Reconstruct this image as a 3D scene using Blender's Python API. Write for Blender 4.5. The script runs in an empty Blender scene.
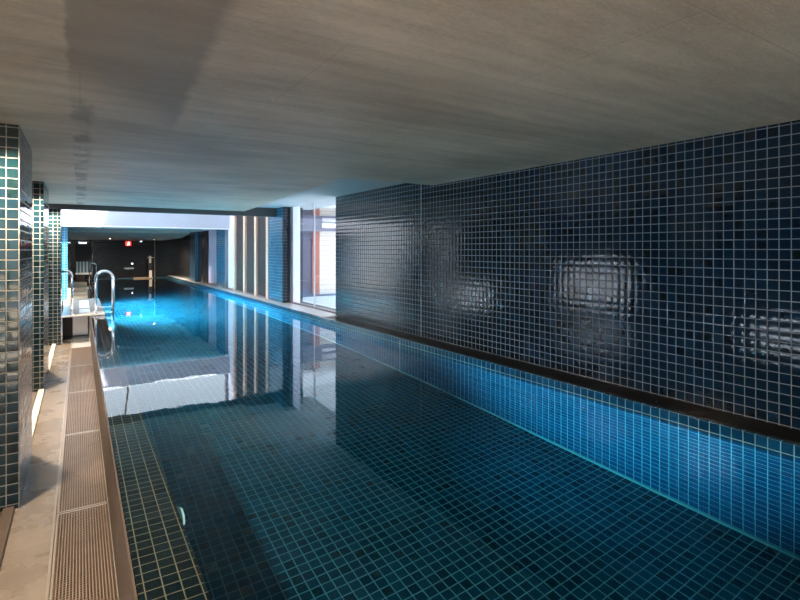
import bpy, bmesh, math, random
from mathutils import Vector, Matrix
random.seed(7)
S = bpy.context.scene
COL = S.collection
PI = math.pi

# ------------------------------------------------------------------ levels (metres)
H_CAM = 1.5
Z_DECK = -0.75          # sunken walkway on the left
Z_WATER = -0.115
Z_FLOOR = -1.80         # pool bottom
Z_CEIL = 2.59
X_WEIR0, X_WEIR1 = 0.226, 0.515
X_EDGE, X_WALL = 4.64, 5.08   # right coping edge / right wall (before the slight skew)
PITCH = 0.0884
SK = 0.012              # the right side runs 0.7 degrees off the left side
_c, _s = math.cos(SK), math.sin(SK)

def RR(v):
    """place a point of the right-hand side: turned by SK about (4.64, 2)"""
    x, y = v[0] - 4.64, v[1] - 2.0
    return Vector((4.64 + x*_c - y*_s, 2.0 + x*_s + y*_c, v[2]))

# ------------------------------------------------------------------ mesh helpers
class MB:
    def __init__(self, T=None):
        self.bm = bmesh.new(); self.T = T
    def _v(self, p):
        p = Vector(p)
        return self.bm.verts.new(self.T(p) if self.T else p)
    def box(self, x0, x1, y0, y1, z0, z1):
        v = [self._v((x, y, z)) for z in (z0, z1) for y in (y0, y1) for x in (x0, x1)]
        for f in ((0,2,3,1),(4,5,7,6),(0,1,5,4),(2,6,7,3),(0,4,6,2),(1,3,7,5)):
            self.bm.faces.new([v[i] for i in f])
        return self
    def prism(self, pts, z0, z1):
        n = len(pts)
        a = [self._v((p[0], p[1], z0)) for p in pts]; b = [self._v((p[0], p[1], z1)) for p in pts]
        self.bm.faces.new(a[::-1]); self.bm.faces.new(b)
        for i in range(n):
            self.bm.faces.new((a[i], a[(i+1) % n], b[(i+1) % n], b[i]))
        return self
    def profile(self, pts, x0, x1):
        """outline in (y,z) swept along x"""
        n = len(pts)
        a = [self._v((x0, p[0], p[1])) for p in pts]; b = [self._v((x1, p[0], p[1])) for p in pts]
        self.bm.faces.new(a); self.bm.faces.new(b[::-1])
        for i in range(n):
            self.bm.faces.new((a[(i+1) % n], a[i], b[i], b[(i+1) % n]))
        return self
    def tube(self, pts, r, n=14):
        pts = [Vector(p) for p in pts]; rings = []; up = None
        for i, p in enumerate(pts):
            d = (pts[min(i+1, len(pts)-1)] - pts[max(i-1, 0)]).normalized()
            if up is None:
                up = d.orthogonal().normalized()
            up = (up - d*up.dot(d)).normalized(); sd = d.cross(up)
            rings.append([self._v(p + (up*math.cos(2*PI*k/n) + sd*math.sin(2*PI*k/n))*r) for k in range(n)])
        for a, b in zip(rings, rings[1:]):
            for k in range(n):
                self.bm.faces.new((a[k], a[(k+1) % n], b[(k+1) % n], b[k]))
        self.bm.faces.new(rings[0][::-1]); self.bm.faces.new(rings[-1])
        return self
    def lathe(self, prof, at=(0,0,0), axis='z', n=32):
        at = Vector(at); rings = []
        for r, h in prof:
            ring = []
            for k in range(n):
                a, b = r*math.cos(2*PI*k/n), r*math.sin(2*PI*k/n)
                q = {'z': (a, b, h), 'x': (h, a, b), 'y': (b, h, a)}[axis]
                ring.append(self._v(at + Vector(q)))
            rings.append(ring)
        for p, q in zip(rings, rings[1:]):
            for k in range(n):
                self.bm.faces.new((p[k], p[(k+1) % n], q[(k+1) % n], q[k]))
        self.bm.faces.new(rings[0][::-1]); self.bm.faces.new(rings[-1])
        return self
    def build(self, name, mat, parent=None, bevel=0, smooth=False):
        bmesh.ops.recalc_face_normals(self.bm, faces=self.bm.faces[:])
        me = bpy.data.meshes.new(name); self.bm.to_mesh(me); self.bm.free()
        o = bpy.data.objects.new(name, me); COL.objects.link(o)
        if mat: me.materials.append(mat)
        if smooth:
            for p in me.polygons: p.use_smooth = len(p.vertices) == 4
        if bevel:
            m = o.modifiers.new('bevel', 'BEVEL'); m.width = bevel; m.segments = 2; m.limit_method = 'ANGLE'
        if parent is not None:
            o.parent = parent
            o.matrix_parent_inverse = Matrix.Translation(-Vector(parent.location))
        return o

def tag(o, label, cat, group=None, kind=None):
    o['label'] = label; o['category'] = cat
    if group: o['group'] = group
    if kind: o['kind'] = kind
    return o
def thing(name, label, cat, loc, group=None):
    o = bpy.data.objects.new(name, None); o.location = loc; o.empty_display_size = .1
    COL.objects.link(o)
    return tag(o, label, cat, group)
def struct(o, label=None):
    o['kind'] = 'structure'
    if label: o['label'] = label
    return o
def base_origin(o, p):
    """move a single-mesh thing's origin to p"""
    p = Vector(p); o.data.transform(Matrix.Translation(-p)); o.location = p; return o

# ------------------------------------------------------------------ node helpers
class NT:
    def __init__(self, name):
        self.m = bpy.data.materials.new(name); self.m.use_nodes = True
        self.t = self.m.node_tree; self.t.nodes.clear()
        self.out = self.n('ShaderNodeOutputMaterial')
    def n(self, t, **kw):
        x = self.t.nodes.new(t)
        for k, v in kw.items(): setattr(x, k, v)
        return x
    def l(self, a, b): self.t.links.new(a, b)
    def val(self, sock, v):
        if hasattr(v, 'links') or isinstance(v, bpy.types.NodeSocket): self.l(v, sock)
        else: sock.default_value = v
    def math(self, op, a, b=0.0, c=0.0, clamp=False):
        x = self.n('ShaderNodeMath', operation=op); x.use_clamp = clamp
        self.val(x.inputs[0], a); self.val(x.inputs[1], b); self.val(x.inputs[2], c)
        return x.outputs[0]
    def ss(self, v, a, b, lo=0.0, hi=1.0):
        x = self.n('ShaderNodeMapRange'); x.interpolation_type = 'SMOOTHSTEP'
        self.val(x.inputs[0], v); self.val(x.inputs[1], a); self.val(x.inputs[2], b)
        self.val(x.inputs[3], lo); self.val(x.inputs[4], hi)
        return x.outputs[0]
    def mix(self, f, a, b):
        x = self.n('ShaderNodeMix', data_type='RGBA')
        self.val(x.inputs[0], f)
        self.val(x.inputs[6], a if not isinstance(a, tuple) else (*a, 1)[:4])
        self.val(x.inputs[7], b if not isinstance(b, tuple) else (*b, 1)[:4])
        return x.outputs[2]
    def mixf(self, f, a, b):
        x = self.n('ShaderNodeMix', data_type='FLOAT')
        self.val(x.inputs[0], f); self.val(x.inputs[2], a); self.val(x.inputs[3], b)
        return x.outputs[0]
    def noise(self, vec, scale, detail=3, rough=.55):
        x = self.n('ShaderNodeTexNoise'); x.inputs['Scale'].default_value = scale
        x.inputs['Detail'].default_value = detail; x.inputs['Roughness'].default_value = rough
        self.l(vec, x.inputs['Vector']); return x
    def pos(self, scale=(1,1,1)):
        g = self.n('ShaderNodeNewGeometry')
        x = self.n('ShaderNodeVectorMath', operation='MULTIPLY')
        self.l(g.outputs['Position'], x.inputs[0]); x.inputs[1].default_value = scale
        return x.outputs[0]
    def bsdf(self, color, rough=.5, metal=0., normal=None, spec=.5):
        b = self.n('ShaderNodeBsdfPrincipled')
        self.val(b.inputs['Base Color'], color if not isinstance(color, tuple) else (*color, 1)[:4])
        self.val(b.inputs['Roughness'], rough); self.val(b.inputs['Metallic'], metal)
        self.val(b.inputs['Specular IOR Level'], spec)
        if normal is not None: self.l(normal, b.inputs['Normal'])
        return b
    def bump(self, h, strength=1., dist=1.):
        b = self.n('ShaderNodeBump'); b.inputs['Strength'].default_value = strength
        b.inputs['Distance'].default_value = dist; self.l(h, b.inputs['Height'])
        return b.outputs['Normal']
    def done(self, sh):
        self.l(sh.outputs[0] if hasattr(sh, 'outputs') else sh, self.out.inputs['Surface']); return self.m

def plain(name, color, rough=.5, metal=0., spec=.5, vary=.08, vscale=6., bump=0.):
    t = NT(name); p = t.pos(); nz = t.noise(p, vscale, 4)
    d = tuple(c*(1-vary) for c in color); e = tuple(min(1, c*(1+vary)) for c in color)
    nor = t.bump(t.noise(p, vscale*12, 3).outputs[0], 1., bump) if bump else None
    return t.done(t.bsdf(t.mix(nz.outputs[0], d, e), rough, metal, nor, spec))

def tile_mat(name, cols, grout, pitch=PITCH, gw=.0065, rough=.10, tilt=.05, pillow=.0016, off=(0,0,0), wob=.0005, spec=.5, dome=.03):
    t = NT(name)
    p0 = t.pos(); a = t.n('ShaderNodeVectorMath', operation='ADD'); t.l(p0, a.inputs[0]); a.inputs[1].default_value = off
    s = t.n('ShaderNodeSeparateXYZ'); t.l(a.outputs[0], s.inputs[0])
    g = t.n('ShaderNodeNewGeometry'); ab = t.n('ShaderNodeVectorMath', operation='ABSOLUTE'); t.l(g.outputs['True Normal'], ab.inputs[0])
    ns = t.n('ShaderNodeSeparateXYZ'); t.l(ab.outputs[0], ns.inputs[0])
    ax = t.math('GREATER_THAN', ns.outputs[0], .7); az = t.math('GREATER_THAN', ns.outputs[2], .7)
    u = t.math('DIVIDE', t.mixf(ax, s.outputs[0], s.outputs[1]), pitch)
    v = t.math('DIVIDE', t.mixf(az, s.outputs[2], s.outputs[1]), pitch)
    fu, fv = t.math('FRACT', u), t.math('FRACT', v)
    iu, iv = t.math('FLOOR', u), t.math('FLOOR', v)
    cu, cv = t.math('SUBTRACT', fu, .5), t.math('SUBTRACT', fv, .5)
    du = t.math('SUBTRACT', .5, t.math('ABSOLUTE', cu)); dv = t.math('SUBTRACT', .5, t.math('ABSOLUTE', cv))
    d = t.math('MULTIPLY', t.math('MINIMUM', du, dv), pitch)
    mask = t.ss(d, gw*.35, gw*.65)
    cmb = t.n('ShaderNodeCombineXYZ'); t.l(iu, cmb.inputs[0]); t.l(iv, cmb.inputs[1]); t.l(ax, cmb.inputs[2])
    wn = t.n('ShaderNodeTexWhiteNoise', noise_dimensions='3D'); t.l(cmb.outputs[0], wn.inputs['Vector'])
    rs = t.n('ShaderNodeSeparateColor'); t.l(wn.outputs['Color'], rs.inputs[0])
    ramp = t.n('ShaderNodeValToRGB'); e = ramp.color_ramp.elements
    while len(e) < len(cols): e.new(.5)
    for i, c in enumerate(cols):
        e[i].position = i/(len(cols)-1); e[i].color = (*c, 1)
    cl = t.noise(p0, 30., 3)
    t.l(t.math('ADD', t.math('MULTIPLY', rs.outputs[2], .8), t.math('MULTIPLY', cl.outputs[0], .2)), ramp.inputs[0])
    gn = t.noise(p0, 9., 3)
    gcol = t.mix(gn.outputs[0], tuple(c*.75 for c in grout), tuple(c*1.2 for c in grout))
    col = t.mix(mask, gcol, ramp.outputs[0])
    h1 = t.math('MULTIPLY', t.math('SUBTRACT', rs.outputs[0], .5), cu)
    h2 = t.math('MULTIPLY', t.math('SUBTRACT', rs.outputs[1], .5), cv)
    h = t.math('MULTIPLY', t.math('ADD', h1, h2), pitch*tilt*2)
    pil = t.math('ADD', t.ss(d, gw*.3, gw*1.1, 0., pillow), t.math('MULTIPLY', t.math('ADD', t.math('MULTIPLY', cu, cu), t.math('MULTIPLY', cv, cv)), -dome*pitch))
    wv = t.math('MULTIPLY', t.noise(p0, 16., 2).outputs[0], wob*2)
    h = t.math('ADD', t.math('ADD', h, pil), wv)
    nor = t.bump(h, 1., 1.)
    rg = t.mixf(mask, .8, rough)
    return t.done(t.bsdf(col, rg, 0., nor, t.mixf(mask, .2, spec)))

def emis(name, color, strength):
    t = NT(name); e = t.n('ShaderNodeEmission'); e.inputs[0].default_value = (*color, 1); e.inputs[1].default_value = strength
    return t.done(e)

def glass_mat(name, tint=(.95,.97,1.), refl=1.0, rough=0.):
    t = NT(name)
    tr = t.n('ShaderNodeBsdfTransparent'); tr.inputs[0].default_value = (*tint, 1)
    gl = t.n('ShaderNodeBsdfGlossy'); gl.inputs['Roughness'].default_value = rough
    fr = t.n('ShaderNodeFresnel'); gg = t.n('ShaderNodeNewGeometry'); t.l(t.mixf(gg.outputs['Backfacing'], 1.5, 1/1.5), fr.inputs[0])
    mx = t.n('ShaderNodeMixShader'); t.l(t.math('MULTIPLY', fr.outputs[0], refl), mx.inputs[0])
    t.l(tr.outputs[0], mx.inputs[1]); t.l(gl.outputs[0], mx.inputs[2])
    return t.done(mx)

M = {}
NAVY = [(.0035,.0105,.023), (.004,.013,.028), (.0044,.0145,.031), (.005,.0165,.034), (.0055,.018,.037)]
M['tile_wall'] = tile_mat('navy_wall_tile', NAVY, (.20,.215,.235), off=(0,.02,-.002), rough=.09, tilt=.005, gw=.0072, pillow=.0007, wob=.0002, dome=.035)
M['tile_pool'] = tile_mat('blue_pool_tile', [(.002,.010,.020),(.003,.022,.045),(.004,.032,.060),(.006,.045,.078)], (.13,.22,.26), off=(-.018,.03,.02), rough=.2, tilt=.02, gw=.0075)
M['tile_poolwall'] = tile_mat('blue_pool_wall_tile', [(.003,.032,.08),(.004,.050,.12),(.005,.062,.14),(.003,.040,.095)], (.16,.36,.42), off=(0,.02,-.002), rough=.2, tilt=.02, gw=.0068)
M['tile_weir'] = tile_mat('weir_tile', [(.004,.007,.010),(.005,.011,.015),(.006,.016,.020)], (.34,.175,.10), pitch=.0785, gw=.0054, off=(-.0245,0,.015), rough=.08, tilt=.03)
M['tile_pillar'] = tile_mat('teal_pillar_tile', [(.003,.009,.010),(.004,.018,.021),(.005,.024,.030),(.006,.020,.032),(.008,.030,.036)], (.27,.26,.235), off=(.45,0,-.0), rough=.08, tilt=.03, gw=.0075)
M['tile_blue'] = tile_mat('bright_blue_pillar_tile', [(.008,.085,.16),(.010,.115,.21),(.014,.145,.26)], (.30,.36,.42), rough=.15, tilt=.04)
M['tile_dark'] = tile_mat('black_end_wall_tile', [(.006,.006,.007),(.010,.009,.010),(.012,.012,.014)], (.035,.032,.03), rough=.14, tilt=.015, pillow=.0004, gw=.004)
M['mosaic_brown'] = tile_mat('brown_mosaic', [(.032,.022,.015),(.045,.030,.020),(.058,.039,.026)], (.09,.064,.045), pitch=.022, gw=.004, rough=.35, tilt=.05, pillow=.0003, wob=.0003)

# concrete ceiling with a damp patch and form-work marks
def concrete():
    t = NT('board_concrete')
    p = t.pos(); s = t.n('ShaderNodeSeparateXYZ'); t.l(p, s.inputs[0])
    big = t.noise(t.pos((.5,.9,1)), 1.2, 5, .6); streak = t.noise(t.pos((.5,5.,1)), 1.6, 5, .6); fine = t.noise(t.pos((3,14,1)), 9., 4, .6); grit = t.noise(p, 60., 4, .7)
    f = t.math('ADD', t.math('MULTIPLY', big.outputs[0], .45), t.math('ADD', t.math('MULTIPLY', streak.outputs[0], .30), t.math('MULTIPLY', fine.outputs[0], .25)))
    col = t.mix(t.ss(f, .32, .68), (.43,.335,.25), (.80,.665,.53))
    # sheets of form-work
    bx = t.n('ShaderNodeTexBrick'); t.l(p, bx.inputs['Vector']); bx.inputs['Scale'].default_value = 1.
    bx.inputs['Mortar Size'].default_value = .006; bx.inputs['Brick Width'].default_value = 2.4; bx.inputs['Row Height'].default_value = 1.2
    bx.inputs['Color1'].default_value = (1,1,1,1); bx.inputs['Color2'].default_value = (.9,.9,.9,1); bx.inputs['Mortar'].default_value = (.78,.76,.74,1)
    m2 = t.n('ShaderNodeMix', data_type='RGBA', blend_type='MULTIPLY'); m2.inputs[0].default_value = .7
    t.l(col, m2.inputs[6]); t.l(bx.outputs[0], m2.inputs[7]); col = m2.outputs[2]
    # damp patch: wide near the camera, a narrow run farther along
    wob = t.math('MULTIPLY', t.math('SUBTRACT', t.noise(p, 5., 4).outputs[0], .5), .16)
    xw = t.math('ADD', s.outputs[0], t.math('MULTIPLY', wob, .5)); yw = t.math('ADD', s.outputs[1], wob)
    left = t.ss(xw, -.075, -.045)
    right1 = t.ss(xw, t.math('ADD', .42, t.math('MULTIPLY', s.outputs[1], .05)), t.math('ADD', .50, t.math('MULTIPLY', s.outputs[1], .05)), 1., 0.)
    end1 = t.ss(t.math('ADD', yw, t.math('MULTIPLY', s.outputs[0], -1.2)), 3.4, 4.3, 1., 0.)
    patch = t.math('MULTIPLY', left, t.math('MULTIPLY', right1, end1))
    run = t.math('MULTIPLY', left, t.math('MULTIPLY', t.ss(xw, .05, .13, 1., 0.), t.ss(t.noise(t.pos((1,.6,1)), 3.2, 3).outputs[0], .42, .6)))
    damp = t.math('MAXIMUM', t.math('MULTIPLY', patch, .66), t.math('MULTIPLY', run, .7))
    col = t.mix(damp, col, (.24,.19,.15))
    nor = t.bump(t.math('ADD', t.math('MULTIPLY', grit.outputs[0], .4), fine.outputs[0]), 1., .004)
    return t.done(t.bsdf(col, .5, 0., nor, .4))
M['concrete'] = concrete()

def paver():
    t = NT('stone_paver'); p = t.pos(); s = t.n('ShaderNodeSeparateXYZ'); t.l(p, s.inputs[0])
    n1 = t.noise(p, 2.2, 5, .6); n2 = t.noise(p, 22., 4, .6)
    f = t.math('ADD', t.math('MULTIPLY', n1.outputs[0], .65), t.math('MULTIPLY', n2.outputs[0], .35))
    col = t.mix(t.ss(f, .35, .68), (.155,.13,.106), (.225,.192,.16))
    y = t.math('DIVIDE', t.math('ADD', s.outputs[1], 1.0), 1.43); fy = t.math('SUBTRACT', .5, t.math('ABSOLUTE', t.math('SUBTRACT', t.math('FRACT', y), .5)))
    wn = t.n('ShaderNodeTexWhiteNoise', noise_dimensions='1D'); t.l(t.math('FLOOR', y), wn.inputs['W'])
    col = t.mix(t.math('MULTIPLY', wn.outputs[0], .28), col, (.135,.112,.09))
    col = t.mix(t.ss(fy, .001, .0035, 1., 0.), col, (.12,.10,.08))
    return t.done(t.bsdf(col, t.ss(n1.outputs[0], .3, .75, .22, .38), 0., t.bump(n2.outputs[0], 1., .0015), .45))
M['paver'] = paver()

M['chrome'] = plain('polished_steel', (.80,.82,.84), .10, 1., vary=.03)
M['steel'] = plain('brushed_steel', (.52,.52,.52), .24, 1., vary=.12, vscale=3, bump=.0004)
M['grate'] = plain('brown_grate_metal', (.25,.185,.14), .34, .45, vary=.22, vscale=7)
M['grate_edge'] = plain('pale_steel_trim', (.40,.345,.29), .30, .6, vary=.1)
M['black'] = plain('trough_black', (.012,.011,.010), .6)
M['drain'] = plain('dark_bronze_drain', (.014,.012,.011), .30, .5, vary=.25, vscale=20)
M['white'] = plain('white_paint', (.80,.81,.83), .5, vary=.03)
M['pale_stone'] = plain('pale_wet_stone', (.42,.415,.41), .22, vary=.15, vscale=3)
M['coping_stone'] = plain('light_coping_stone', (.62,.62,.63), .3, vary=.12, vscale=5)
M['lilac'] = plain('lilac_grey_render', (.43,.415,.48), .7, vary=.05)
M['frame_dark'] = plain('dark_bronze_frame', (.030,.027,.030), .35, .3)
M['frame_purple'] = plain('mauve_grey_frame', (.20,.17,.20), .4)
M['timber'] = plain('pale_timber', (.78,.50,.36), .45, vary=.18, vscale=9)
M['timber_tan'] = plain('tan_step_stone', (.46,.33,.22), .5, vary=.2, vscale=5)
M['kerb'] = plain('pale_kerb', (.60,.55,.47), .45, vary=.12)
M['kerb_wood'] = plain('worn_wood_sill', (.075,.055,.04), .45, vary=.25, vscale=12)
M['panel_dark'] = plain('smoky_panel', (.060,.042,.043), .6, spec=.05, vary=.25, vscale=3)
M['panel_grey'] = plain('lilac_blind', (.42,.40,.44), .5, vary=.05)
M['soffit'] = plain('pale_plaster', (.55,.55,.545), .75, vary=.05, vscale=2)
M['soffit_brown'] = plain('brown_plaster', (.34,.305,.27), .75, vary=.08, vscale=2)
M['beam'] = plain('dark_grey_beam', (.115,.12,.125), .7, vary=.1)
M['ext_ground'] = plain('outdoor_paving', (.70,.78,.88), .8, vary=.1)
M['bounce_paving'] = plain('warm_bounce_paving', (.80,.64,.47), .8, vary=.1)  # tan chosen for the warm light it bounces indoors
M['brick'] = plain('red_brick', (.46,.17,.13), .8, vary=.2, vscale=30)
M['slate'] = plain('violet_grey_cladding', (.13,.122,.175), .6, vary=.15, vscale=4)
M['rubber'] = plain('black_plastic', (.015,.015,.016), .35)
M['towel_white'] = plain('white_plastic', (.75,.73,.68), .5)
M['red'] = emis('lit_red_sign', (.9,.06,.04), .9)
M['sign_white'] = emis('lit_white_symbol', (1,.9,.85), 1.6)
M['lamp_warm'] = emis('warm_lamp', (1.,.74,.48), 18.)
M['lamp_cool'] = emis('cool_lamp', (.75,.85,1.), 3.5)
M['lamp_pool'] = emis('pool_lamp_lens', (.55,.85,.75), .22)
M['counter_white'] = plain('white_counter_top', (.72,.82,.88), .3)
M['teal_panel'] = plain('teal_glass_panel', (.06,.16,.20), .2)
M['pale_blue_panel'] = plain('pale_blue_strip', (.35,.48,.60), .3)
M['joint'] = plain('silicone_joint', (.34,.42,.46), .5)
M['cove'] = plain('pale_cove_grout', (.22,.42,.40), .6)
M['glass'] = glass_mat('clear_glass', (.96,.98,1.), 1.)
def blind(name, c):
    t = NT(name); d = t.n('ShaderNodeBsdfDiffuse'); d.inputs[0].default_value = (*c, 1)
    tr = t.n('ShaderNodeBsdfTranslucent'); tr.inputs[0].default_value = (*c, 1)
    mx = t.n('ShaderNodeMixShader'); mx.inputs[0].default_value = .6; t.l(d.outputs[0], mx.inputs[1]); t.l(tr.outputs[0], mx.inputs[2])
    return t.done(mx)
M['blind_white'] = blind('white_blind_fabric', (.86,.85,.92)); M['blind_lilac'] = blind('lilac_blind_fabric', (.62,.58,.66))
def cladding():
    t = NT('cream_cladding'); p = t.pos(); s = t.n('ShaderNodeSeparateXYZ'); t.l(p, s.inputs[0])
    z = t.math('FRACT', t.math('DIVIDE', s.outputs[2], .21)); ln = t.ss(z, .05, .12)
    return t.done(t.bsdf(t.mix(ln, (.36,.30,.28), (.70,.63,.54)), .7))
M['cream'] = cladding()

def water():
    t = NT('pool_water')
    p = t.pos(); n1 = t.noise(t.pos((1,1,0)), 1.6, 2, .5); n2 = t.noise(t.pos((1,1.3,0)), 7., 2, .5)
    h = t.math('ADD', t.math('MULTIPLY', n1.outputs[0], .0013), t.math('MULTIPLY', n2.outputs[0], .00016))
    nor = t.bump(h, 1., 1.)
    g = t.n('ShaderNodeBsdfGlass'); g.inputs['Color'].default_value = (1,1,1,1); g.inputs['Roughness'].default_value = 0.; g.inputs['IOR'].default_value = 1.333
    t.l(nor, g.inputs['Normal'])
    va = t.n('ShaderNodeVolumeAbsorption'); va.inputs['Color'].default_value = (.0,.80,.88,1); va.inputs['Density'].default_value = .36
    t.l(va.outputs[0], t.out.inputs['Volume'])
    return t.done(g)
M['water'] = water()

# ================================================================== POOL SHELL
Y0, YF = -3.0, 32.5      # near end (behind the camera) and far wall
pf = struct(MB().box(.40, 5.6, Y0-.3, YF+.3, Z_FLOOR-.25, Z_FLOOR).build('pool_floor', M['tile_pool'])); pf.cycles.is_caustics_receiver = True
w = MB(); w.box(X_WEIR0, X_WEIR1, Y0-.3, YF, Z_FLOOR-.2, Z_WATER-.012)
ww = struct(w.build('wall_weir', M['tile_weir'])); ww.cycles.is_caustics_receiver = True
struct(MB().box(X_WEIR0-.012, X_WEIR0, Y0, 14.3, Z_DECK-.25, Z_WATER-.003).build('trim_weir_face', M['mosaic_brown']))
# right pool wall, skewed
struct(MB(RR).box(X_EDGE, X_EDGE+.045, Y0-.3, YF+.4, Z_FLOOR-.2, 0).build('wall_pool_right', M['tile_poolwall']))
struct(MB(RR).box(X_EDGE+.04, 6.0, Y0-.3, YF+.4, Z_FLOOR-.2, -.10).build('floor_right', M['black']))
struct(MB(RR).box(X_EDGE-.022, X_EDGE+.01, Y0, YF, Z_FLOOR-.01, Z_FLOOR+.022).build('trim_cove', M['cove']))
struct(MB().box(X_WEIR0, 5.3, Y0-.3, Y0, Z_FLOOR-.2, 0).build('wall_pool_near', M['tile_pool']))
struct(MB().box(X_WEIR0, 5.3, YF-.25, YF+.05, Z_FLOOR-.2, -.06).build('wall_pool_far', M['tile_pool']))
# water body
_b = MB(); _r = []
for y in (Y0-.004, YF-.246):
    xr = RR((X_EDGE+.004, y, 0)).x
    zf, zl = Z_FLOOR-.004, Z_WATER-.016
    _r.append([_b._v(p) for p in ((X_WEIR0+.003, y, zl), (X_WEIR0+.003, y, Z_WATER), (xr, y, Z_WATER), (xr, y, zf), (X_WEIR1-.004, y, zf), (X_WEIR1-.004, y, zl))])
for i in range(6):
    _b.bm.faces.new((_r[0][i], _r[0][(i+1) % 6], _r[1][(i+1) % 6], _r[1][i]))
_b.bm.faces.new(_r[0]); _b.bm.faces.new(_r[1][::-1])
wt = _b.build('pool_water', M['water'])
tag(wt, 'still clear blue water filling the long lap pool', 'water', kind='stuff')
wt.cycles.is_caustics_caster = True
for p in wt.data.polygons: p.use_smooth = True
_b = bmesh.new(); _b.from_mesh(wt.data); bmesh.ops.split_edges(_b, edges=_b.edges[:]); _b.to_mesh(wt.data); _b.free()

# ------------------------------------------------------------------ drain channel along the right coping
def drain(y0, y1, lab):
    t = thing('channel_grate', lab, 'grate', RR((X_EDGE+.22, (y0+y1)/2, -.10)), 'dark grates along the right wall')
    m = MB(RR)
    for k in range(9):
        x = X_EDGE+.085+k*.040
        m.box(x, x+.022, y0+.012, y1-.012, -.045, -.015)
    n = int((y1-y0)/.11)
    for k in range(n+1):
        y = y0+.012 + (y1-y0-.05)*k/n
        m.box(X_EDGE+.085, X_EDGE+.427, y, y+.014, -.042, -.022)
    m.build('grating', M['drain'], t)
    f = MB(RR); f.box(X_EDGE+.045, X_EDGE+.08, y0+.004, y1-.004, -.1, -.002); f.box(X_EDGE+.43, X_WALL, y0+.004, y1-.004, -.1, -.01)
    f.build('frame', M['drain'], t)
seg = [(-3.0, 1.2), (1.2, 4.2), (4.2, 7.2), (7.2, 10.5)]
labs = ['dark channel grate under the tiled wall, behind the camera end', 'dark channel grate under the tiled wall at the right edge of the picture',
        'dark channel grate under the middle of the navy tiled wall', 'dark channel grate under the far end of the navy tiled wall by the large window']
for (a, b), l in zip(seg[1:], labs[1:]): drain(a, b, l)
drain(-3.0, 1.2, labs[0]) if False else None
struct(MB(RR).box(X_EDGE+.045, X_WALL+.6, Y0, 1.2, -.1, -.02).build('trim_coping_near', M['drain']))
# pale stone coping in front of the windows
struct(MB(RR).box(X_EDGE+.045, 5.45, 10.5, YF, -.1, -.004).build('trim_coping_far', M['coping_stone']))

# ------------------------------------------------------------------ right wall
struct(MB(RR).box(X_WALL, X_WALL+.35, Y0-.3, 10.62, -.3, 2.95).build('wall_right', M['tile_wall']))
struct(MB(RR).box(X_WALL-.004, X_WALL+.05, 7.22, 7.232, -.02, 2.7).build('trim_wall_joint', M['joint']))
struct(MB(RR).box(X_EDGE-.004, X_EDGE+.02, 7.22, 7.235, Z_FLOOR, -.03).build('trim_pool_joint', M['joint']))

# big window
def frame_bars(m, x0, x1, y0, y1, z0, z1, w):
    m.box(x0, x1, y0, y0+w, z0, z1); m.box(x0, x1, y1-w, y1, z0, z1)
    m.box(x0, x1, y0+w, y1-w, z0, z0+w); m.box(x0, x1, y0+w, y1-w, z1-w, z1)
W = struct(bpy.data.objects.new('window_1', None)); COL.objects.link(W); W.location = RR((5.25, 11.8, 0))
m = MB(RR); m.box(5.20, 5.30, 10.4, 13.86, -.004, .03); m.box(5.20, 5.30, 13.72, 13.86, .03, 2.74); m.build('window_frame', M['frame_purple'], W)
m = MB(RR); m.box(5.24, 5.25, 13.20, 13.72, .03, 2.74); m.build('side_blind', M['blind_white'], W)
m = MB(RR); m.box(5.235, 5.265, 12.20, 12.23, .03, 2.74); m.build('mullion', M['white'], W)
MB(RR).box(5.245, 5.253, 10.4, 13.20, .03, 2.74).build('window_pane', M['glass'], W)
for nm, y0, y1, lab in (('a', 13.36, 15.1, 'bright blue tiled pillar between the large window and the timber window'),):
    o = MB(RR).box(5.0, 5.6, 13.91, y1, -.02, 4.2).build('tiled_pillar', M['tile_blue']); tag(o, lab, 'pillar')
    q = MB(RR).box(5.004, 5.596, 13.86, 13.91, -.02, 4.19).build('return_tile_face', M['tile_wall'], o)
    struct(o)
# timber window
W = struct(bpy.data.objects.new('window_2', None)); COL.objects.link(W); W.location = RR((5.0, 17.6, 0))
for y in (15.1, 16.28, 17.55, 18.85):
    MB(RR).box(4.98, 5.10, y, y+.22, 0, 4.2).build('mullion', M['timber'], W, bevel=.006)
MB(RR).box(4.98, 5.10, 20.0, 20.25, 0, 4.2).build('window_frame', M['frame_purple'], W)
MB(RR).box(5.0, 5.1, 15.32, 20.0, 0, .05).build('window_sill', M['frame_purple'], W)
for y0, y1 in ((15.32,16.28),(16.50,17.55),(17.77,18.85)):
    MB(RR).box(5.05, 5.07, y0, y1, .05, 4.2).build('window_pane', M['panel_dark'], W)
MB(RR).box(5.05, 5.058, 19.07, 20.0, .05, 4.2).build('window_blind', M['blind_white'], W)  # white sheet added to stand in for bright sky in this pane
o = MB(RR).box(5.0, 5.6, 20.25, 21.7, -.02, 3.0).build('tiled_pillar', M['tile_blue']); tag(o, 'blue tiled pillar beyond the timber window, under the far roof', 'pillar'); struct(o)
W = struct(bpy.data.objects.new('window_3', None)); COL.objects.link(W); W.location = RR((5.0, 22.7, 0))
m = MB(RR); m.box(4.99, 5.12, 23.3, 24.1, 0, 2.4); m.box(4.99, 5.12, 21.7, 23.3, 0, .06); m.build('window_frame', M['frame_dark'], W)
MB(RR).box(5.04, 5.06, 21.7, 23.3, .06, 2.4).build('window_blind', M['blind_lilac'], W)
struct(MB(RR).box(5.0, 5.4, 24.1, YF+.3, -.1, 3.0).build('wall_right_far', M['tile_dark']))
o = MB(RR).box(4.86, 5.0, 25.3, 26.5, -.01, 2.4).build('pilaster', M['tile_blue']); tag(o, 'slim blue tiled pilaster on the dark wall beyond the windows', 'pilaster'); struct(o)

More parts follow.
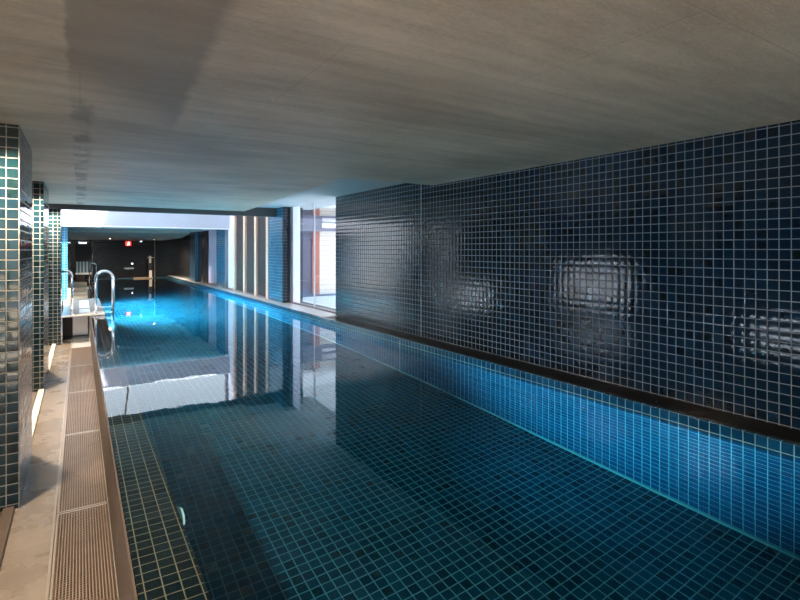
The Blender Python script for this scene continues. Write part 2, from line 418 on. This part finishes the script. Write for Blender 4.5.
# ------------------------------------------------------------------ near ceiling slab and its stepped edge
slab = MB().prism([(-2.2, Y0-.3), (5.6, Y0-.3), (5.6, 6.9), (3.37, 6.9), (3.92, 14.4), (-2.2, 14.4)], Z_CEIL, 3.1)
struct(slab.build('ceiling', M['concrete']))
struct(MB().prism([(3.2, 6.85), (5.9, 6.85), (5.9, 14.5), (3.2, 14.5)], 2.72, 3.1).build('ceiling_raised', M['soffit']))
struct(MB().box(-2.2, 4.95, 14.4, 14.6, 2.47, 3.1).build('trim_beam', M['beam']))
m = MB().box(3.25, 5.6, -4.0, 14.6, 3.1, 9.36); m.box(5.6, 12.5, -4.0, 14.6, 5.0, 9.36)  # unseen block added to shade the fascia and facade from the sun
struct(m.build('wall_sun_block', M['white']))
m = MB(); m.box(1.2, 5.9, Y0-.6, Y0-.3, -1.0, 3.1); m.box(-2.4, 1.2, Y0-.6, Y0-.3, 2.35, 3.1); m.box(-2.4, -2.1, Y0-.6, Y0-.3, -1.0, 2.35); m.box(-2.1, 1.2, Y0-.6, Y0-.3, -1.0, Z_DECK)  # unseen opening on the left added so daylight brightens the near ceiling
struct(m.build('wall_near', M['white']))
struct(MB().box(-14, 12, -16, Y0-.6, Z_DECK-.4, Z_DECK-.02).build('ground_bounce_near', M['bounce_paving']))  # unseen tan ground added to bounce warm light onto the ceiling

# ------------------------------------------------------------------ courtyard fascia and far roof
YS = 19.8
m = MB(); m.profile([(YS, 2.31), (YS+.2, 2.31), (YS+.2, 2.94), (YS, 2.94)], -3.0, 4.95); struct(m.build('wall_fascia', M['lilac']))
struct(MB().box(-3.0, 5.0, YS-.03, YS+.3, 2.285, 2.315).build('trim_fascia_lip', M['white']))
struct(MB().box(-3.0, 5.0, YS-.05, YS+.3, 2.94, 2.99).build('trim_fascia_cap', M['white']))
struct(MB().box(-3.0, 5.4, YS+.2, YF+.5, 2.36, 2.9).build('ceiling_far', M['soffit']))
m = MB(); m.profile([(23.6, 2.36), (23.6, 2.22), (25.6, 2.06), (YF, 2.05), (YF, 2.36)], -1.2, 4.05)
struct(m.build('ceiling_bulkhead', M['soffit_brown']))
struct(MB().box(-3.0, 5.4, YF, YF+.3, -1.0, 2.4).build('wall_far', M['tile_dark']))
struct(MB().box(-.62, -.40, 20.95, YF, -1.0, 2.4).build('wall_left_far', M['tile_dark']))
struct(MB().box(-.9, -.7, 14.6, 20.4, -1.0, 4.2).build('wall_court_left', M['white']))

# ------------------------------------------------------------------ sunken deck on the left
struct(MB().box(-2.2, -.185, Y0-.3, 16.6, Z_DECK-.2, Z_DECK).build('floor', M['paver']))
struct(MB().box(-.19, X_WEIR0, Y0-.3, 16.6, Z_DECK-.4, Z_DECK-.16).build('floor_trough', M['black']))
struct(MB().box(-.190, -.172, Y0, 15.0, Z_DECK-.16, Z_DECK+.003).build('trim_deck_edge', M['grate_edge']))
ys = [3.05, 5.2, 7.35, 9.5, 11.65, 13.8]
gl = ['brown slotted floor grate nearest the camera at the bottom edge',
      'brown slotted floor grate beside the first tiled pillar', 'brown slotted floor grate between the first and second pillars',
      'brown slotted floor grate beside the second tiled pillar', 'brown slotted floor grate ending below the steel-fronted platform']
GX0, GX1 = -.168, .212
for i, (a, b) in enumerate(zip(ys, ys[1:])):
    t = thing('floor_grate', gl[i], 'grate', (.02, (a+b)/2, Z_DECK-.16), 'slotted grates in the walkway')
    m = MB()
    nb = 19; st = (GX1-GX0-.02)/nb
    for k in range(nb):
        x = GX0+.01+k*st
        m.box(x, x+st*.40, a+.03, b-.03, Z_DECK-.012, Z_DECK)
    n = int((b-a)/.029)
    for k in range(n):
        y = a+.03+(b-a-.06)*k/n
        m.box(GX0+.008, GX1-.008, y, y+.007, Z_DECK-.012, Z_DECK-.005)
    m.build('slots', M['grate'], t)
    f = MB()
    f.box(GX0, GX0+.012, a+.006, b-.006, Z_DECK-.16, Z_DECK+.001); f.box(GX1-.006, GX1, a+.006, b-.006, Z_DECK-.16, Z_DECK+.001)
    f.box(GX0+.012, GX1-.012, a+.006, a+.03, Z_DECK-.05, Z_DECK+.001); f.box(GX0+.012, GX1-.012, b-.03, b-.006, Z_DECK-.05, Z_DECK+.001)
    f.build('frame', M['grate_edge'], t)

# ------------------------------------------------------------------ tiled pillars on the left
XP = -.455
plab = ['teal tiled pillar nearest the camera at the left edge', 'second teal tiled pillar from the camera, half hidden by the first',
        'third teal tiled pillar at the end of the sunken walkway']
for (y0, y1, xp), l in zip(((5.5, 6.85, -.445), (9.85, 11.4, -.49), (14.45, 15.4, -.385)), plab):
    o = MB().box(-1.1, xp, y0, y1, Z_DECK-.05, Z_CEIL+.02).build('tiled_pillar', M['tile_pillar'])
    tag(o, l, 'pillar'); struct(o)
o = MB().box(-.62, -.355, 20.2, 20.9, -.2, 2.33).build('tiled_pillar', M['tile_blue']); tag(o, 'bright blue tiled pillar behind the platform handrail', 'pillar'); struct(o)
# the trough in front of the first grate is covered
struct(MB().box(-.172, X_WEIR0-.012, Y0, 3.05, Z_DECK-.05, Z_DECK).build('floor_plate', M['grate']))
struct(MB().box(-.172, X_WEIR0-.014, 13.81, 14.95, Z_DECK-.05, Z_DECK).build('floor_plate_end', M['pale_stone']))
# kerbs between the pillars
klab = ['worn timber kerb in front of the nearest pillar', 'pale kerb between the first and second pillars', 'pale kerb between the second and third pillars']
for (y0, y1, mm), l in zip(((.5, 5.46, 'kerb_wood'), (7.0, 9.8, 'kerb'), (11.25, 14.4, 'kerb')), klab):
    t = thing('kerb', l, 'kerb', (-.51, (y0+y1)/2, Z_DECK))
    MB().box(-.555, -.475, y0, y1, Z_DECK, Z_DECK+.045).build('rail', M[mm], t, bevel=.006)
    MB().box(-.575, -.555, y0, y1, Z_DECK, Z_DECK+.015).build('base_strip', M['frame_dark'], t)
# outer wall of the bays, with low windows
XB = -1.75
m = MB()
m.box(XB-.2, XB, Y0-.3, 14.6, 1.3, 3.1)
BAYS = ((-2.2, 1.2, -.70, 1.2), (2.0, 4.9, -.72, -.12), (7.25, 9.7, .0, 1.15), (11.4, 14.3, -.5, .45))
yl = Y0-.3
for y0, y1, z0, z1 in BAYS:
    m.box(XB-.2, XB, yl, y0, Z_DECK-.2, 1.3); yl = y1
    m.box(XB-.2, XB, y0, y1, Z_DECK-.2, z0); m.box(XB-.2, XB, y0, y1, z1, 1.3)
m.box(XB-.2, XB, yl, 14.6, Z_DECK-.2, 1.3)
struct(m.build('wall_left', M['tile_pillar']))
wi = 4
for y0, y1, z0, z1 in BAYS:
    W = struct(bpy.data.objects.new('window_%d' % wi, None)); COL.objects.link(W); W.location = (XB-.1, (y0+y1)/2, z0); wi += 1
    m = MB(); frame_bars(m, XB-.14, XB-.06, y0, y1, z0, z1, .05); m.build('window_frame', M['frame_dark'], W)
    MB().box(XB-.104, XB-.098, y0+.05, y1-.05, z0+.05, z1-.05).build('window_pane', M['glass'], W)

# ------------------------------------------------------------------ platform with steel front, handrail, ladders
t = thing('pool_platform', 'raised platform with white stone top and a steel front at the end of the walkway', 'platform', (0, 16.6, Z_DECK))
MB().box(-.375, X_WEIR1+.005, 14.45, 19.3, -.112, -.078).build('top_slab', M['pale_stone'], t, bevel=.005)
MB().box(-.375, X_WEIR0-.014, 15.5, 19.3, Z_DECK, -.112).build('base_block', M['frame_dark'], t)
MB().box(-.16, .17, 15.46, 15.5, Z_DECK+.05, -.15).build('front_panel', M['steel'], t)
for x in (-.375, .19): MB().box(x, x+.022, 14.5, 15.5, Z_DECK, -.112).build('side_post', M['chrome'], t)
MB().box(-.375, X_WEIR0-.014, 14.95, 15.46, Z_DECK, Z_DECK+.03).build('plinth', M['pale_stone'], t)
m = MB().box(-.02, .22, 15.0, 15.9, -.078, -.073); m.box(-.02, .22, 16.1, 18.6, -.078, -.073); m.build('hatch_cover', M['white'], t)

def hoop(xa, xb, y, za, zb, ztop, n=14):
    r = (xb-xa)/2; xm = (xa+xb)/2
    return [(xa, y, za), (xa, y, ztop-r)] + [(xm - r*math.cos(PI*k/n), y, ztop-r + r*math.sin(PI*k/n)) for k in range(1, n)] + [(xb, y, ztop-r), (xb, y, zb)]
def ladder(xa, xb, y, gap, ztop, zdeck, lab):
    t = thing('pool_ladder', lab, 'ladder', (xa, y+gap/2, zdeck))
    for yy in (y, y+gap):
        MB().tube(hoop(xa, xb, yy, zdeck, -1.25, ztop), .024).build('side_rail', M['chrome'], t, smooth=True)
        MB().tube([(xa, yy, .03 if yy > y else zdeck+.02), (xb, yy, .03 if yy > y else zdeck+.02)], .017).build('cross_bar', M['chrome'], t, smooth=True)
        MB().lathe([(.05, 0), (.05, .012), (.03, .022)], (xa, yy, zdeck)).build('base_plate', M['chrome'], t)
    for z in (-.35, -.62, -.90, -1.15):
        MB().box(xb-.035, xb+.035, y-.01, y+gap+.01, z-.012, z+.012).build('tread', M['steel'], t)
ladder(.335, .715, 14.55, .50, .965, -.078, 'polished steel ladder with tall hooped rails at the platform edge')
t = thing('handrail', 'polished steel inverted U handrail standing left of the pool ladder', 'handrail', (-.16, 14.62, -.078))
MB().tube([(-.165,14.62,-.078), (-.165,14.62,.88)] + [(-.265+.1*math.cos(a), 14.62, .88+.1*math.sin(a)) for a in (.3,.6,.9,1.2,1.5)] + [(-.42,14.62,.98)], .026).build('rail', M['chrome'], t, smooth=True)
MB().lathe([(.06, 0), (.06, .012), (.035, .025)], (-.165,14.62,-.078)).build('base_plate', M['chrome'], t)
ladder(.36, .60, 26.0, .45, .92, -.10, 'small distant steel ladder beside the tan steps')

# ------------------------------------------------------------------ far end things
t = thing('steps', 'flight of tan stone steps behind the platform', 'steps', (0, 21, -.1))
for k in range(4):
    m = MB(); m.box(-.36, .222, 19.9+k*.75, 23.2, -.16 if k == 0 else -.07+(k-1)*.105, -.07+k*.105); m.build('step', M['timber_tan'], t, bevel=.006)
struct(MB().box(-.45, X_WEIR0, 19.3, YF, -.45, -.16).build('floor_far', M['pale_stone']))
t = thing('wall_screen', 'large black screen panel on the far left end wall', 'screen', (.12, YF, .9))
MB().box(-.22, .50, YF-.12, YF-.04, .93, 1.80).build('screen', M['rubber'], t, bevel=.01)
MB().box(-.05, .3, YF-.09, YF-.02, 1.88, 1.91).build('light_bar', M['lamp_cool'], t)
t = thing('counter', 'low counter with white top and blue glass front below the black screen', 'counter', (.15, YF-1.2, -.1))
MB().box(-.2, .5, YF-1.4, YF-.9, .22, .30).build('counter_top', M['counter_white'], t, bevel=.01)
MB().box(-.17, .22, YF-1.3, YF-.95, -.16, .22).build('body', M['frame_dark'], t)
for k in range(4):
    MB().box(-.16+k*.15, -.10+k*.15, YF-.88, YF-.85, .3, .88).build('glass_strip', M['pale_blue_panel'], t)
MB().box(-.18, .48, YF-.85, YF-.83, .3, .9).build('back_panel', M['teal_panel'], t)
o = MB().tube([(.51, 29.5, -.11), (.51, 29.5, 1.95)], .025).build('pole', M['chrome'], smooth=True)
tag(base_origin(o, (.51, 29.5, -.11)), 'tall slender steel pole beside the black screen', 'pole')
# exit sign hanging from the bulkhead
t = thing('exit_sign', 'small red exit sign with a white running figure on the dark end wall', 'sign', (2.30, 32.2, 2.05))
MB().box(2.17, 2.43, 32.17, 32.21, 1.74, 1.98).build('sign_box', M['red'], t)
m = MB()
m.box(2.29, 2.33, 32.155, 32.172, 1.91, 1.95)                     # head
m.prism([(2.28, 32.155), (2.34, 32.155), (2.34, 32.172), (2.28, 32.172)], 1.83, 1.90)
m.box(2.25, 2.29, 32.155, 32.172, 1.77, 1.83); m.box(2.32, 2.36, 32.155, 32.172, 1.79, 1.83)
rf = m.build('running_figure', M['sign_white'], t)
MB().tube([(2.3, 32.19, 1.97), (2.3, 32.19, 2.06)], .012).build('hanger', M['frame_dark'], t)
for (x, y, z, r, l) in ((2.92, 32.0, 2.02, .055, 'small bright ceiling spotlight right of the exit sign'),):
    t = thing('spotlight', l, 'lamp', (x, y, 2.05))
    MB().lathe([(r, 0), (r, -.05), (r*.8, -.06)], (x, y, 2.05)).build('housing', M['white'], t)
    MB().lathe([(r*.75, -.061), (r*.7, -.075), (r*.3, -.082)], (x, y, 2.05)).build('lens', M['lamp_cool'], t)
# white and black equipment post at the pool end
t = thing('equipment_post', 'white post with a black box in its middle at the far pool end', 'post', (3.40, 31.9, -.06))
MB().box(3.32, 3.47, 31.85, 31.97, -.06, .34).build('lower_casing', M['towel_white'], t, bevel=.01)
MB().box(3.28, 3.46, 31.86, 31.98, .34, .76).build('black_box', M['rubber'], t, bevel=.01)
MB().box(3.31, 3.43, 31.85, 31.95, .76, 1.16).build('upper_casing', M['towel_white'], t, bevel=.01)
MB().box(3.24, 3.56, 31.9, 31.94, 1.05, 1.09).build('arm', M['towel_white'], t)
struct(MB().box(3.66, 3.69, 32.42, YF+.02, -.06, 2.06).build('trim_end_wall', M['timber_tan']))
struct(MB().box(2.55, 3.5, 31.8, 32.2, -.10, -.055).build('trim_end_coping', M['timber_tan']))
for (x, z, l) in ((2.42, 1.02, 'small wall light low on the dark end wall below the exit sign'), (2.62, .62, None)):
    pass
t = thing('wall_light', 'small white wall light on the dark end wall left of the equipment post', 'lamp', (2.52, YF, .70))
MB().box(2.47, 2.56, YF-.05, YF, .69, .76).build('housing', M['white'], t)
MB().box(2.48, 2.55, YF-.056, YF-.05, .70, .75).build('lens', M['lamp_cool'], t)
t = thing('wall_shelf', 'narrow bluish shelf under the wall light at the far end', 'shelf', (2.35, YF, .45))
MB().box(2.1, 2.58, YF-.2, YF, .42, .50).build('shelf_board', M['pale_blue_panel'], t)
MB().box(2.3, 2.34, YF-.15, YF, .34, .42).build('bracket', M['frame_dark'], t)

# ------------------------------------------------------------------ outdoors, right
struct(MB().box(5.6, 30, 8, 45, -1.2, -.85).build('ground_right', M['ext_ground']))
t = thing('building', 'cream clad building with red brick pier and balcony band outside the large window', 'building', (8.5, 20, -.85))
MB().box(8.60, 13.0, 20.0, 24, -.40, 2.30).build('cream_wall', M['cream'], t)
MB().box(8.27, 8.60, 19.95, 24, -.40, 2.30).build('brick_pier', M['brick'], t)
MB().box(7.0, 8.27, 20.0, 24, -.45, 2.30).build('grey_cladding', M['slate'], t)
MB().box(6.4, 13.0, 19.9, 24, -.46, -.38).build('ledge', M['slate'], t)
MB().box(6.4, 13.0, 20.05, 24, -.9, -.46).build('plinth', M['white'], t)
b = MB().box(6.4, 13.0, 19.6, 24, 2.30, 2.42).build('balcony_slab', M['slate'], t)
MB().box(8.6, 13.0, 19.7, 24, 2.42, 2.56).build('balcony_upstand', M['white'], t)
MB().box(8.6, 13.0, 19.66, 19.70, 2.62, 2.66).build('balcony_rail', M['slate'], t)
MB().box(8.6, 13.0, 19.68, 19.69, 2.68, 2.86).build('balcony_screen', M['panel_grey'], t)
MB().box(6.4, 8.6, 19.7, 24, 2.42, 2.90).build('balcony_panel', M['slate'], t)
MB().box(6.4, 13.0, 19.6, 24, 2.88, 2.93).build('cornice', M['slate'], t)
MB().box(8.27, 8.60, 19.95, 24, 2.93, 3.30).build('upper_pier', M['brick'], t)
MB().box(8.60, 13.0, 20.0, 24, 2.93, 3.30).build('upper_wall', M['cream'], t)
MB().box(6.4, 8.27, 20.0, 24, 2.93, 3.30).build('upper_cladding', M['slate'], t)
MB().box(6.4, 13.0, 19.3, 24, 3.30, 3.42).build('eaves', M['white'], t)
o = MB().tube([(1.49, 20.6, 2.9), (1.35, 20.6, 4.6)], .03, 8).build('roof_mast', M['frame_dark']); tag(base_origin(o, (1.49, 20.6, 2.9)), 'thin dark mast on the far roof, mirrored in the water', 'mast')
# outdoors, left
struct(MB().box(-9, XB-.2, -6, 18, Z_DECK-.3, Z_DECK-.05).build('ground_left', M['ext_ground']))
struct(MB().box(-6.2, -6, -6, 18, Z_DECK-.3, 1.6).build('wall_garden_left', M['white']))

# ================================================================== LIGHTS
def add_light(name, kind, loc, energy, color, rot=None, **kw):
    d = bpy.data.lights.new(name, kind); d.energy = energy; d.color = color
    for k, v in kw.items(): setattr(d, k, v)
    o = bpy.data.objects.new(name, d); o.location = loc; COL.objects.link(o)
    if rot is not None: o.rotation_euler = rot
    return o
WARM = (1., .80, .60)
# ceiling downlights in the bays behind the pillar line
dl = [-1.2, 2.2, 5.15, 7.4, 9.5, 12.2, 14.15]
for i, y in enumerate(dl):
    t = thing('downlight', 'round warm downlight in the concrete ceiling of the left bays', 'lamp', (-.72, y, Z_CEIL), 'downlights in the left bays')
    MB().lathe([(.055, 0), (.055, -.012), (.04, -.014)], (-.72, y, Z_CEIL)).build('trim_ring', M['white'], t)
    MB().lathe([(.038, -.0145), (.03, -.017), (.01, -.018)], (-.72, y, Z_CEIL)).build('lens', M['lamp_warm'], t)
    add_light('downlight_lamp', 'SPOT', (-.72, y, Z_CEIL-.03), (500 if y < 0 else 230 if y < 6 else 300), WARM, (0, -.42, 0), spot_size=2.0, spot_blend=.9, shadow_soft_size=.04).data.cycles.is_caustics_light = y < 6
# far room fill lamps, added to brighten the dark end
for x, y, l in ((1.2, 27.5, 'added fill lamp in the far ceiling left of the exit sign'), (3.2, 28.5, 'added fill lamp in the far ceiling near the equipment post')):
    t = thing('downlight', l, 'lamp', (x, y, 2.05))
    MB().lathe([(.06, 0), (.06, -.012), (.045, -.014)], (x, y, 2.05)).build('trim_ring', M['white'], t)
    MB().lathe([(.042, -.0145), (.03, -.017), (.01, -.018)], (x, y, 2.05)).build('lens', M['lamp_warm'], t)
    add_light('far_fill_lamp', 'SPOT', (x, y, 2.02), 260, (1., .80, .60), (0, 0, 0), spot_size=2.9, spot_blend=.6, shadow_soft_size=.05)
# left pool wall lamps; the two farthest are added to brighten the water
ul = [(3.6, 'underwater lamp glowing below the tiled ledge near the camera'), (10.0, 'underwater lamp below the tiled ledge near the second pillar'),
      (15.6, 'added underwater lamp brightening the blue water near the ladder'), (18.6, 'added underwater lamp brightening the blue water under the far edge of the courtyard')]
for y, l in ul:
    t = thing('pool_lamp', l, 'lamp', (X_WEIR1, y, -.45))
    MB().lathe([(.115, 0), (.115, .03), (.10, .048)], (X_WEIR1, y, -.45), 'x').build('bezel', M['joint'], t, smooth=True)
    MB().lathe([(.095, .0485), (.085, .062), (.04, .068)], (X_WEIR1, y, -.45), 'x').build('lens', M['lamp_pool'], t, smooth=True)
    add_light('pool_lamp_light', 'SPOT', (X_WEIR1+.13, y, -.45), {3.6: 540, 10.0: 30, 15.6: 2200, 18.6: 2200}[y], (.40,.84,1.), (0, -PI/2+(.35 if y > 12 else -.15), 0), spot_size={3.6: 1.35, 10.0: 1.6}.get(y, 2.9), spot_blend=.8, shadow_soft_size=.09)

# sky and sun
wd = bpy.data.worlds.new('sky'); S.world = wd; wd.use_nodes = True
nt = wd.node_tree; bg = nt.nodes['Background']
sky = nt.nodes.new('ShaderNodeTexSky'); sky.sky_type = 'HOSEK_WILKIE'; sky.turbidity = 6.; sky.ground_albedo = .5
sky.sun_direction = (.25, -.56, .79)
mx = nt.nodes.new('ShaderNodeMix'); mx.data_type = 'RGBA'; mx.inputs[0].default_value = .45
mx.inputs[7].default_value = (.79,.91,1.,1); nt.links.new(sky.outputs[0], mx.inputs[6]); nt.links.new(mx.outputs[2], bg.inputs[0])
bg.inputs[1].default_value = 1.32
sun = add_light('sun', 'SUN', (0, 0, 12), 10.0, (1., .97, .93), None, angle=.01)
sd = Vector((.28, -.60, .745)).normalized()
sun.rotation_euler = sd.to_track_quat('Z', 'Y').to_euler()
# sky portals in the openings
def portal(loc, sx, sy, rot):
    o = add_light('sky_portal', 'AREA', loc, 1, (1,1,1), rot, shape='RECTANGLE', size=sx, size_y=sy)
    o.data.cycles.is_portal = True
portal((2.1, 17.2, 4.25), 6.0, 5.3, (0, 0, 0))
portal((-.45, Y0-.62, .8), 3.3, 3.1, (-PI/2, 0, 0))
portal((5.22, 11.5, 1.4), 2.7, 2.3, (0, PI/2, 0))
for y0, y1, z0, z1 in BAYS:
    portal((XB-.15, (y0+y1)/2, (z0+z1)/2), z1-z0, y1-y0, (0, -PI/2, 0))

# ================================================================== CAMERA
cd = bpy.data.cameras.new('camera'); cam = bpy.data.objects.new('camera', cd); COL.objects.link(cam)
F = 505.0
cd.sensor_width = 36; cd.lens = 36*F/800; cd.shift_y = -50/800; cd.clip_start = .05; cd.clip_end = 200
cam.location = (0, 0, H_CAM); cam.rotation_euler = (PI/2, 0, -math.atan(320/F))
S.camera = cam
S.view_settings.view_transform = 'Standard'; S.view_settings.look = 'None'
S.view_settings.exposure = 1.8; S.view_settings.gamma = 1; S.view_settings.use_curve_mapping = False
cy = S.cycles
cy.max_bounces = 12; cy.transmission_bounces = 8; cy.transparent_max_bounces = 12; cy.glossy_bounces = 6; cy.diffuse_bounces = 6
cy.caustics_refractive = True; cy.caustics_reflective = False; cy.blur_glossy = .3
cy.sample_clamp_indirect = 6.; cy.use_denoising = True
